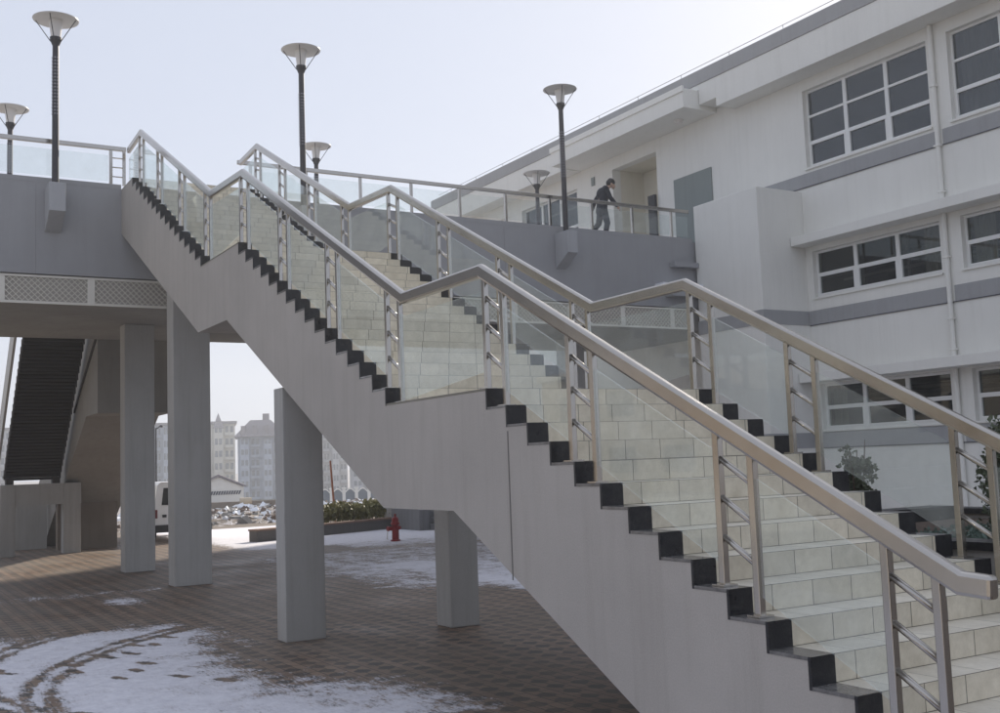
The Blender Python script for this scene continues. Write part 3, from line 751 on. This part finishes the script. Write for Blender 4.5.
for _ in range(70):
    t = rng.uniform(0, 4.6); o_ = rng.uniform(-1.1, -.5); p = ka+kd*(t-.2)+Vector((kd.y, -kd.x))*o_; b.tube((p.x, p.y, .2), (p.x+rng.normal()*.05, p.y+rng.normal()*.05, .8), .01, .005, n=5)
b.build('stem', STEM, hd)
sp = thing('concrete_steps', (-22.8, 11.3, 0), 'short dark concrete steps with a side wall at the end of the hedge', 'steps')
GREYC = mat('grey_concrete', (.22, .22, .225), .9, build=stucco(.12, .15))
b = MB(); b.prism([(-22.6, .004), (-22.6, .62), (-24.6, .95), (-24.6, .004)], 10.55, 10.9); b.build('side_wall', GREYC, sp)
b = MB(); b.prism([(-22.5, .004), (-22.5, .18), (-22.85, .18), (-22.85, .36), (-23.2, .36), (-23.2, .54), (-23.55, .54), (-23.55, .72), (-25, .72), (-25, .004)], 10.9, 14.0); b.build('flight', GREYC, sp)
MB().box(-25.3, -25.05, 10.6, 14, .004, 1.45).build('back_wall', WHITE, sp)
tag(MB().tube((-28.4, 10.2, -.2), (-28.6, 10.12, 2.25), .045, .035, n=8).build('rusty_pole', mat('rust', (.22, .09, .05), .85, build=stucco(.3, .3)), None, origin=(-28.5, 10.2, 0)), 'thin leaning rusty pole standing behind the hedge', 'pole')

# ------------------------------------------------------------------ ground
def snow_noise_mat(name, base_build):
    m = bpy.data.materials.new(name); m.use_nodes = True; nt = m.node_tree; b = nt.nodes['Principled BSDF']
    w_ = coord(nt, kind='World')
    base, rough = base_build(nt, w_)
    at = N(nt, 'ShaderNodeAttribute', attribute_name='snow'); a = at.outputs['Fac']
    n1 = noise(nt, w_, 2.2, 7, .68); n2 = noise(nt, coord(nt, (6, 26, 10), (0, 0, .55), kind='World'), 1, 5, .75); n3 = noise(nt, w_, 38, 4, .7)
    s = math_(nt, 'ADD', a, math_(nt, 'MULTIPLY', math_(nt, 'SUBTRACT', n1, .5), 1.9))
    s = math_(nt, 'ADD', s, math_(nt, 'MULTIPLY', math_(nt, 'SUBTRACT', n2, .5), 1.5))
    s = math_(nt, 'ADD', s, math_(nt, 'MULTIPLY', math_(nt, 'SUBTRACT', n3, .5), .9))
    fac = ramp(nt, s, [(.38, (0, 0, 0)), (.55, (.5, .5, .5)), (.66, (.85, .85, .85)), (1.0, (1, 1, 1))])
    sn = ramp(nt, noise(nt, w_, 7, 5, .7), [(.3, (.62, .61, .66)), (.7, (.80, .79, .83))])
    nt.links.new(mix(nt, fac, base, sn), b.inputs['Base Color'])
    nt.links.new(mix(nt, fac, rough, (.85, .85, .85)), b.inputs['Roughness'])
    h = math_(nt, 'ADD', math_(nt, 'MULTIPLY', fac, 1.), math_(nt, 'MULTIPLY', n3, .5))
    bump(nt, b, h, .5, .012)
    return m
def paver(nt, w_):
    br = N(nt, 'ShaderNodeTexBrick', offset=.5)
    br.inputs['Scale'].default_value = 1; br.inputs['Brick Width'].default_value = .23; br.inputs['Row Height'].default_value = .115
    br.inputs['Mortar Size'].default_value = .006; br.inputs['Mortar Smooth'].default_value = .4
    br.inputs['Color1'].default_value = (.18, .118, .08, 1); br.inputs['Color2'].default_value = (.26, .18, .125, 1); br.inputs['Mortar'].default_value = (.03, .026, .022, 1)
    nt.links.new(w_, br.inputs['Vector'])
    sp_ = N(nt, 'ShaderNodeSeparateXYZ'); nt.links.new(w_, sp_.inputs[0])
    cx = math_(nt, 'COSINE', math_(nt, 'MULTIPLY', sp_.outputs['X'], 2*math.pi/.26)); cy = math_(nt, 'COSINE', math_(nt, 'MULTIPLY', sp_.outputs['Y'], 2*math.pi/.26))
    d = ramp(nt, math_(nt, 'ADD', cx, cy), [(.2, (0, 0, 0)), (.7, (1, 1, 1))])
    vis = ramp(nt, noise(nt, w_, .9, 4, .6), [(.35, (.5, .5, .5)), (.65, (.95, .95, .95))])
    col = mix(nt, math_(nt, 'MULTIPLY', d, vis), br.outputs['Color'], (.024, .026, .026))
    wet = noise(nt, w_, .55, 5, .6)
    col = mix(nt, ramp(nt, wet, [(.4, (0, 0, 0)), (.7, (.6, .6, .6))]), col, (.21, .185, .155))
    rough = ramp(nt, wet, [(.3, (.45, .45, .45)), (.7, (.8, .8, .8))])
    return col, rough
def earth(nt, w_):
    col = ramp(nt, noise(nt, w_, .8, 8, .75), [(.25, (.06, .045, .035)), (.5, (.15, .12, .095)), (.8, (.28, .24, .2))])
    return col, ramp(nt, noise(nt, w_, 1, 2), [(0, (.9,)*3), (1, (.9,)*3)])
PAV = snow_noise_mat('pavers_with_snow', paver); EARTH = snow_noise_mat('earth_with_snow', earth)

def circ(p, q_, r_):
    ax, ay = p; bx_, by_ = q_; cx_, cy_ = r_
    d = 2*(ax*(by_-cy_)+bx_*(cy_-ay)+cx_*(ay-by_))
    ux = ((ax*ax+ay*ay)*(by_-cy_)+(bx_*bx_+by_*by_)*(cy_-ay)+(cx_*cx_+cy_*cy_)*(ay-by_))/d
    uy = ((ax*ax+ay*ay)*(cx_-bx_)+(bx_*bx_+by_*by_)*(ax-cx_)+(cx_*cx_+cy_*cy_)*(bx_-ax))/d
    return ux, uy, math.hypot(ax-ux, ay-uy)
c1 = circ((-7.07, -.14), (-4.92, -2.24), (-2.62, -2.75)); c2 = circ((-7.33, -1.98), (-6.0, -2.85), (-3.16, -2.98))
feet = [(rng.uniform(-7, -1.5), rng.uniform(-3.8, -1.2), rng.uniform(-.4, .8)) for _ in range(16)]+[(-5.9, -1.4, .5), (-6.3, -.95, .5), (-5.5, -1.9, .5), (-3.6, -1.5, .4), (-3.1, -1.2, .4), (-3.9, -2.0, .4)]
def sm(x, a, b_): t = np.clip((x-a)/(b_-a), 0, 1); return t*t*(3-2*t)
def snow_field(x, y):
    s = np.full_like(x, -.30)
    fg = sm(x, -8.6, -6.6)*sm(-y+.42*sm(x, -4.5, -1.2), -.55, 1.0)*sm(-x, -7, -3)
    bare = np.exp(-((x+3.6)/2.1)**2-((y+.62)/.60)**2)*.72
    f = -.3+1.30*fg-bare
    tr_ = np.zeros_like(x)
    for (cx_, cy_, r_) in (c1, c2):
        rr = np.hypot(x-cx_, y-cy_)
        for off in (0, .16): tr_ = np.maximum(tr_, np.exp(-((rr-r_-off*1.3)/.09)**2))
    ft = np.zeros_like(x)
    for (a, c, th) in feet:
        dx_ = (x-a)*math.cos(th)+(y-c)*math.sin(th); dy_ = -(x-a)*math.sin(th)+(y-c)*math.cos(th)
        ft = np.maximum(ft, np.exp(-(dx_/.15)**4-(dy_/.055)**4))
    f = f-(tr_*.72+ft*.85)*fg
    s = np.maximum(s, f)
    s = np.maximum(s, -.3+.95*np.exp(-((x+10.8)/.9)**2-((y+.5)/.55)**2))
    s = np.maximum(s, -.3+.68*np.exp(-((x+12.2)/.6)**2)*(y < .4))
    s = np.maximum(s, -.3+.85*sm(y, 2.2, 4.0)*sm(-x, 6.5, 9)*sm(x, -19, -16))
    s = np.maximum(s, -.3+1.5*sm(-x, 18.6, 20.2)*sm(y, 3.3, 5.2))
    s = np.maximum(s, -.3+1.05*sm(-x, 15.2, 19.0)*sm(y, 5.5, 7.0))
    s = np.maximum(s, -.3+.95*sm(y, 4.0, 5.0)*sm(-x, 2.5, 6)*sm(x, -12.6, -11.4))
    s = np.maximum(s, -.3+.95*np.exp(-((x+10.9)/.28)**2-((y-4.0)/1.0)**2))
    s = np.maximum(s, -.3+.85*np.exp(-((x+9.2)/.22)**2-((y-3.2)/.5)**2))
    s = np.maximum(s, -.3+.35*sm(-y, 4, 7))
    s = s+.5*np.exp(-((x+12.3)/1.0)**2-((y-5.6)/1.0)**2)+.35*np.exp(-((x+9.0)/1.2)**2-((y-5.2)/.9)**2)
    s = np.where((x < -20) & (y < 3.0), np.minimum(s, .0), s)
    return s
def sheet(name, xs, ys, zf, m, sf):
    X, Y = np.meshgrid(xs, ys, indexing='ij'); Z = zf(X, Y)
    v = np.stack([X.ravel(), Y.ravel(), Z.ravel()], 1); nx, ny = len(xs), len(ys)
    i = np.arange((nx-1)*(ny-1)); a = (i//(ny-1))*ny+i % (ny-1)
    f = np.stack([a, a+ny, a+ny+1, a+1], 1)
    me = bpy.data.meshes.new(name); me.vertices.add(len(v)); me.vertices.foreach_set('co', v.ravel())
    me.loops.add(f.size); me.loops.foreach_set('vertex_index', f.ravel().astype(np.int32)); me.polygons.add(len(f))
    me.polygons.foreach_set('loop_start', (np.arange(len(f))*4).astype(np.int32)); me.update(calc_edges=True)
    at = me.attributes.new('snow', 'FLOAT', 'POINT'); at.data.foreach_set('value', sf(X, Y).ravel().astype(np.float32))
    o = obj(name, me, m); return o
xs = np.unique(np.concatenate([np.arange(-31, -13, .15), np.arange(-13, 2.5, .035), np.arange(2.5, 14, .5)]))
ys = np.unique(np.concatenate([np.arange(-14, -4.2, .4), np.arange(-4.2, 2.5, .035), np.arange(2.5, 15.5, .12)]))
tag(sheet('paved_yard', xs, ys, lambda x, y: 0*x+.004, PAV, snow_field), kind='structure')
def n2(x, y, s_): return np.sin(x*s_+1.3*np.sin(y*s_*.7))*np.cos(y*s_*1.1+1.7*np.sin(x*s_*.9))
def terr(x, y):
    d = np.clip(-x-31, 0, None)
    far = -3.3*sm(-x, 44, 120)
    m_ = sm(d, 1.5, 4)*(1-sm(d, 16, 32))
    bumps = (.16*n2(x, y, .9)+.12*n2(x+5, y-3, 2.1)+.06*n2(x, y, 5.3))*m_
    return np.where(d > 0, -.02+.10*sm(d, 2, 8)*m_+bumps*.7+far, -.03)
xs = np.unique(np.concatenate([-np.geomspace(90, 3500, 30), np.arange(-90, -31, .35), np.array([-31, -20, 0, 50, 300, 2500])]))
ys = np.unique(np.concatenate([np.array([-3000, -1500, -600, -300, -150, -60, -20.]), np.arange(-6, 45, .35), np.array([60, 100, 200, 500, 1500, 3000.])]))
tag(MB().box(-60, 34, -33.9, -7.2, -.02, .010).build('bounce_forecourt', mat('pale_bounce_paving', (.55, .52, .47), .9, build=stucco(.12, .0)), None), kind='structure')  # unseen pale sheet added to bounce warm sunlight onto the shaded faces
tag(sheet('ground', xs, ys, terr, EARTH, lambda x, y: np.where(-x < 34, -.05, .40+.0*x)-.0*x), kind='structure')
# rubble
b = MB()
for _ in range(2600):
    x = -rng.uniform(34, 52); y = rng.uniform(4, 30)*(-x/45); z = float(terr(np.array([x]), np.array([y]))[0]); s_ = rng.uniform(.04, .13)
    if rng.uniform() < .06: s_ *= 1.7
    c = Vector((x, y, z)); rot = Matrix.Rotation(rng.uniform(0, 3), 3, Vector(rng.normal(size=3)).normalized())
    v = [c+rot @ Vector(((a+rng.normal()*.2)*s_, (d+rng.normal()*.2)*s_, (e+rng.normal()*.2)*s_*.6)) for e in (-1, 1) for d in (-1, 1) for a in (-1, 1)]
    b.add(v, [(0, 2, 3, 1), (4, 5, 7, 6), (0, 1, 5, 4), (2, 6, 7, 3), (0, 4, 6, 2), (1, 3, 7, 5)], int(rng.integers(0, 3)))
tag(b.build('rubble', [mat('stone_grey', (.26, .25, .24), .9), mat('stone_brown', (.14, .10, .08), .9), SNOWM], None), 'heaps of snow dusted rubble on the open ground beyond the yard', 'rubble', kind='stuff')

# ------------------------------------------------------------------ far buildings
def at(px, d, z):
    """bearing of a picture column (x in 0..1000) seen from the camera, at ground distance d"""
    k = (px-500)/1092.2; v = F+R2*k; h = math.hypot(v.x, v.y); return Vector((CAM.x+v.x/h*d, CAM.y+v.y/h*d, z))
APC = mat('apartment_cream', (.58, .56, .49), .9); APB = mat('apartment_bluegrey', (.36, .41, .48), .9); APG = mat('apartment_grey', (.42, .43, .45), .9)
WG = mat('far_window', (.15, .17, .20), .2); RF = mat('far_roof', (.22, .20, .22), .9)
def block(px0, px1, d, z0, zt, m, label, nfl, spire=0, mansard=False, name='apartment_building'):
    a = at(px0, d, z0); c = at(px1, d, z0); L = (c-a).length; ux = (c-a).normalized(); uy = Vector((-ux.y, ux.x, 0))
    if uy.dot(a-CAM) < 0: uy = -uy
    rz = math.atan2(ux.y, ux.x); root = thing(name, a, label, 'building', rz=rz)
    s_ = 1 if (Matrix.Rotation(rz, 3, 'Z') @ Vector((0, 1, 0))).dot(uy) > 0 else -1
    def lb(b, x0, x1, y0, y1, za, zb): b.box(x0, x1, min(s_*y0, s_*y1), max(s_*y0, s_*y1), za, zb)
    def done(b, nm, mt, par=root):
        me = bpy.data.meshes.new(nm); me.from_pydata(b.v, [], b.f); return obj(nm, me, mt, par)
    H = zt-z0; b = MB(); lb(b, 0, L, 0, 14, 0, H)
    nb = max(2, int(L/7))
    for i in range(nb): lb(b, L*(i+.12)/nb, L*(i+.5)/nb, -1.3, -.001, 0, H*.94)
    done(b, 'wall', m)
    fh = H/nfl
    for k in range(nfl):
        for i in range(nb):
            for u0, u1, yo in ((.16, .27, -1.36), (.33, .45, -1.36), (.60, .72, -.06), (.80, .92, -.06)):
                b = MB(); lb(b, L*(i+u0)/nb, L*(i+u1)/nb, yo, yo+.05, fh*(k+.28), fh*(k+.78)); done(b, 'window', WG)
    for k in range(nfl):
        for i in range(nb): b = MB(); lb(b, L*(i+.56)/nb, L*(i+.96)/nb, -.9, -.002, fh*k+.1, fh*k+.7 if i % 2 else fh*k+.35); done(b, 'balcony', m)
    b = MB()
    if mansard:
        v = [(-.6, s_*-1.6, H), (L+.6, s_*-1.6, H), (L+.6, s_*15, H), (-.6, s_*15, H), (2.2, s_*1.6, H+3), (L-2.2, s_*1.6, H+3), (L-2.2, s_*11, H+3), (2.2, s_*11, H+3)]
        b.add(v, [(0, 1, 5, 4), (1, 2, 6, 5), (2, 3, 7, 6), (3, 0, 4, 7), (4, 5, 6, 7), (3, 2, 1, 0)])
        for i in range(2*nb): lb(b, L*(i+.3)/(2*nb), L*(i+.7)/(2*nb), -1.2, 1.5, H+.2, H+1.9)
        lb(b, L*.55, L*.7, 3, 6, H+2.9, H+4.2)
    else:
        lb(b, -.4, L+.4, -.7, 14, H, H+.5)
        for i in range(nb):
            if spire:
                xa, xb = L*(i+.12)/nb, L*(i+.5)/nb; xm = (xa+xb)/2
                v = [(xa-.2, s_*-1.5, H*.94), (xb+.2, s_*-1.5, H*.94), (xb+.2, s_*3, H*.94), (xa-.2, s_*3, H*.94), (xm, s_*.7, H*.94+spire)]
                b.add(v, [(0, 1, 4), (1, 2, 4), (2, 3, 4), (3, 0, 4), (3, 2, 1, 0)])
    done(b, 'roof', RF)
    return root
block(-40, 12, 240, -3, 12, APG, 'far grey apartment block at the very left edge, past the stair frame', 6, 0)
block(146, 176, 215, -3, 11.2, APB, 'far blue grey apartment block between two columns, above the van', 6, 0)
block(186, 234, 232, -3, 12.0, APC, 'far cream apartment block with small pointed gables', 6, 3.2)
block(236.5, 282, 200, -3, 8.2, APB, 'far blue grey apartment block with a mansard roof and dormers', 6, mansard=True)
block(312, 345, 215, -3, 9.5, APG, 'far pale apartment block at the right of the near column', 6, 0)
block(347, 400, 190, -3, 3.2, APG, 'lowest far apartment block, peeping under the stair soffit beside the leaning pole', 4, mansard=True)
# shed
a = at(203, 75, -.45); c = at(242, 75, -.45); L = (c-a).length; u_ = (c-a).normalized(); rz = math.atan2(u_.y, u_.x)
sh = thing('shed', a, 'long white shed with a dark zigzag stripe under its low gable', 'shed', rz=rz)
def loc_mesh(root, nm, b, m):
    me = bpy.data.meshes.new(nm); me.from_pydata(b.v, [], b.f); o = obj(nm, me, m, root)
    for pf, mi in zip(me.polygons, b.m): pf.material_index = mi
    return o
b = MB(); b.prism([(0, 0), (L, 0), (L, 1.45), (L*.36, 2.15), (0, 1.75)], 0, 6); loc_mesh(sh, 'wall', b, WHITE)
b = MB(); b.prism([(-.1, 1.73), (L*.36, 2.17), (L+.15, 1.42), (L+.15, 1.55), (L*.36, 2.32), (-.1, 1.88)], -.15, 6.1); loc_mesh(sh, 'roof', b, RF)
b = MB(); k = 14
for i in range(k):
    xa = L*(.02+.9*i/k); xb = L*(.02+.9*(i+.62)/k); o_ = .10
    b.prism([(xa, .98), (xb, .98), (xb+o_, 1.22), (xa+o_, 1.22)], -.03, -.002)
loc_mesh(sh, 'zigzag_stripe', b, mat('navy_stripe', (.03, .035, .07), .6))
pp = at(238, 60, .45); b = MB(); dv = Vector((u_.x, u_.y, 0)); b.tube(pp, pp+dv*.62, .17, n=18)
b.tube(pp-dv*.01, pp-dv*.006, .13, n=18, m=1)
tag(b.build('concrete_pipe', [mat('pipe_beige', (.50, .43, .33), .8), BLACK], None, origin=pp), 'short beige concrete pipe lying on the dirt before the shed', 'pipe')
# arched fence
a = at(316, 110, -1.6); c = at(378, 110, -1.6); L = (c-a).length; u_ = (c-a).normalized()
fe = thing('arched_fence', a, 'white pillared fence with dark arched panels in front of the far blocks', 'fence', rz=math.atan2(u_.y, u_.x))
for i in range(6):
    b = MB(); x = L*i/5; b.box(x-.16, x+.16, -.16, .16, 0, 1.55); b.box(x-.22, x+.22, -.22, .22, 1.55, 1.68); loc_mesh(fe, 'pillar', b, WHITE)
for i in range(5):
    xa = L*i/5+.16; xb = L*(i+1)/5-.16; n = 10
    arc = [(xb+(xa-xb)*j/n, 1.15+.35*math.sin(math.pi*j/n)) for j in range(n+1)]
    b = MB(); b.prism([(xa, .15), (xb, .15)]+arc, -.03, .03); loc_mesh(fe, 'panel', b, mat('fence_dark', (.10, .13, .17), .7) if 'fence_dark' not in bpy.data.materials else bpy.data.materials['fence_dark'])
    b = MB(); top_ = [(p[0], p[1]+.14) for p in arc]; b.prism(arc+top_[::-1], -.08, .08); loc_mesh(fe, 'arch', b, WHITE)
# distant wall along the dirt
a = at(170, 66, -.35); c = at(300, 66, -.35); u_ = (c-a).normalized(); L = (c-a).length
b = MB(); b.box(0, L, 0, .25, 0, .62); o = loc_mesh(None, 'boundary_wall', b, BROWNC); o.location = a; o.rotation_euler[2] = math.atan2(u_.y, u_.x)
tag(o, 'long low brown boundary wall behind the rubble, before the shed', 'wall')
# far lamp
p = at(155.5, 62, -.4); sl_ = thing('road_lamp', p, 'thin grey road lamp far off above the van', 'street lamp')
MB().tube(p, p+Vector((0, 0, 4.9)), .06, .04, n=8).build('pole', DARKM, sl_)
b = MB(); b.tube(p+Vector((0, 0, 4.85)), p+Vector((.1, .25, 5.0)), .03, n=6); b.lathe(p+Vector((.1, .25, 4.95)), [(0, .12), (.12, .06), (.14, 0), (0, -.03)], 12); b.build('lamp_head', DARKM, sl_)

# brick block added out of view: warm bounce light, brown reflections in the steel
BRK = mat('brick_facade', (.27, .23, .19), .9, build=stucco(.15, .1))
ob = thing('bounce_brick_block', (-15, -34, 0), 'unseen brown brick block added across the yard for warm bounce and reflections', 'building')
b = MB(); bw = [(-50+i*5, -47.4+i*5, z, z+1.5, 1, 1, 0) for i in range(16) for z in (1.1, 4.4)]
wall_grid(b, -52, 30, 0, 7, bw, -34.3, -34); b.box(-52, 30, -46, -34.301, 6.7, 7); b.build('wall', BRK, ob)
for h in bw: MB().box(h[0]-.01, h[1]+.01, -34.25, -34.2, h[2]-.01, h[3]+.01).build('window', DARKPANE, ob)
MB().box(-52.3, 30.3, -34.5, -33.8, 7.001, 7.4).build('coping', BAND, ob)

# ------------------------------------------------------------------ haze
hz = MB().box(-420, 60, -160, 260, -5, 40).build('haze', None, None)
m = bpy.data.materials.new('haze_air'); m.use_nodes = True; nt = m.node_tree
for n_ in list(nt.nodes):
    if n_.type == 'BSDF_PRINCIPLED': nt.nodes.remove(n_)
pv = N(nt, 'ShaderNodeVolumePrincipled'); pv.inputs['Color'].default_value = (.86, .90, .97, 1); pv.inputs['Density'].default_value = .0017; pv.inputs['Anisotropy'].default_value = .3
nt.links.new(pv.outputs[0], nt.nodes['Material Output'].inputs['Volume'])
hz.data.materials.append(m); tag(hz, 'pale winter haze over the whole place', 'haze', kind='stuff')
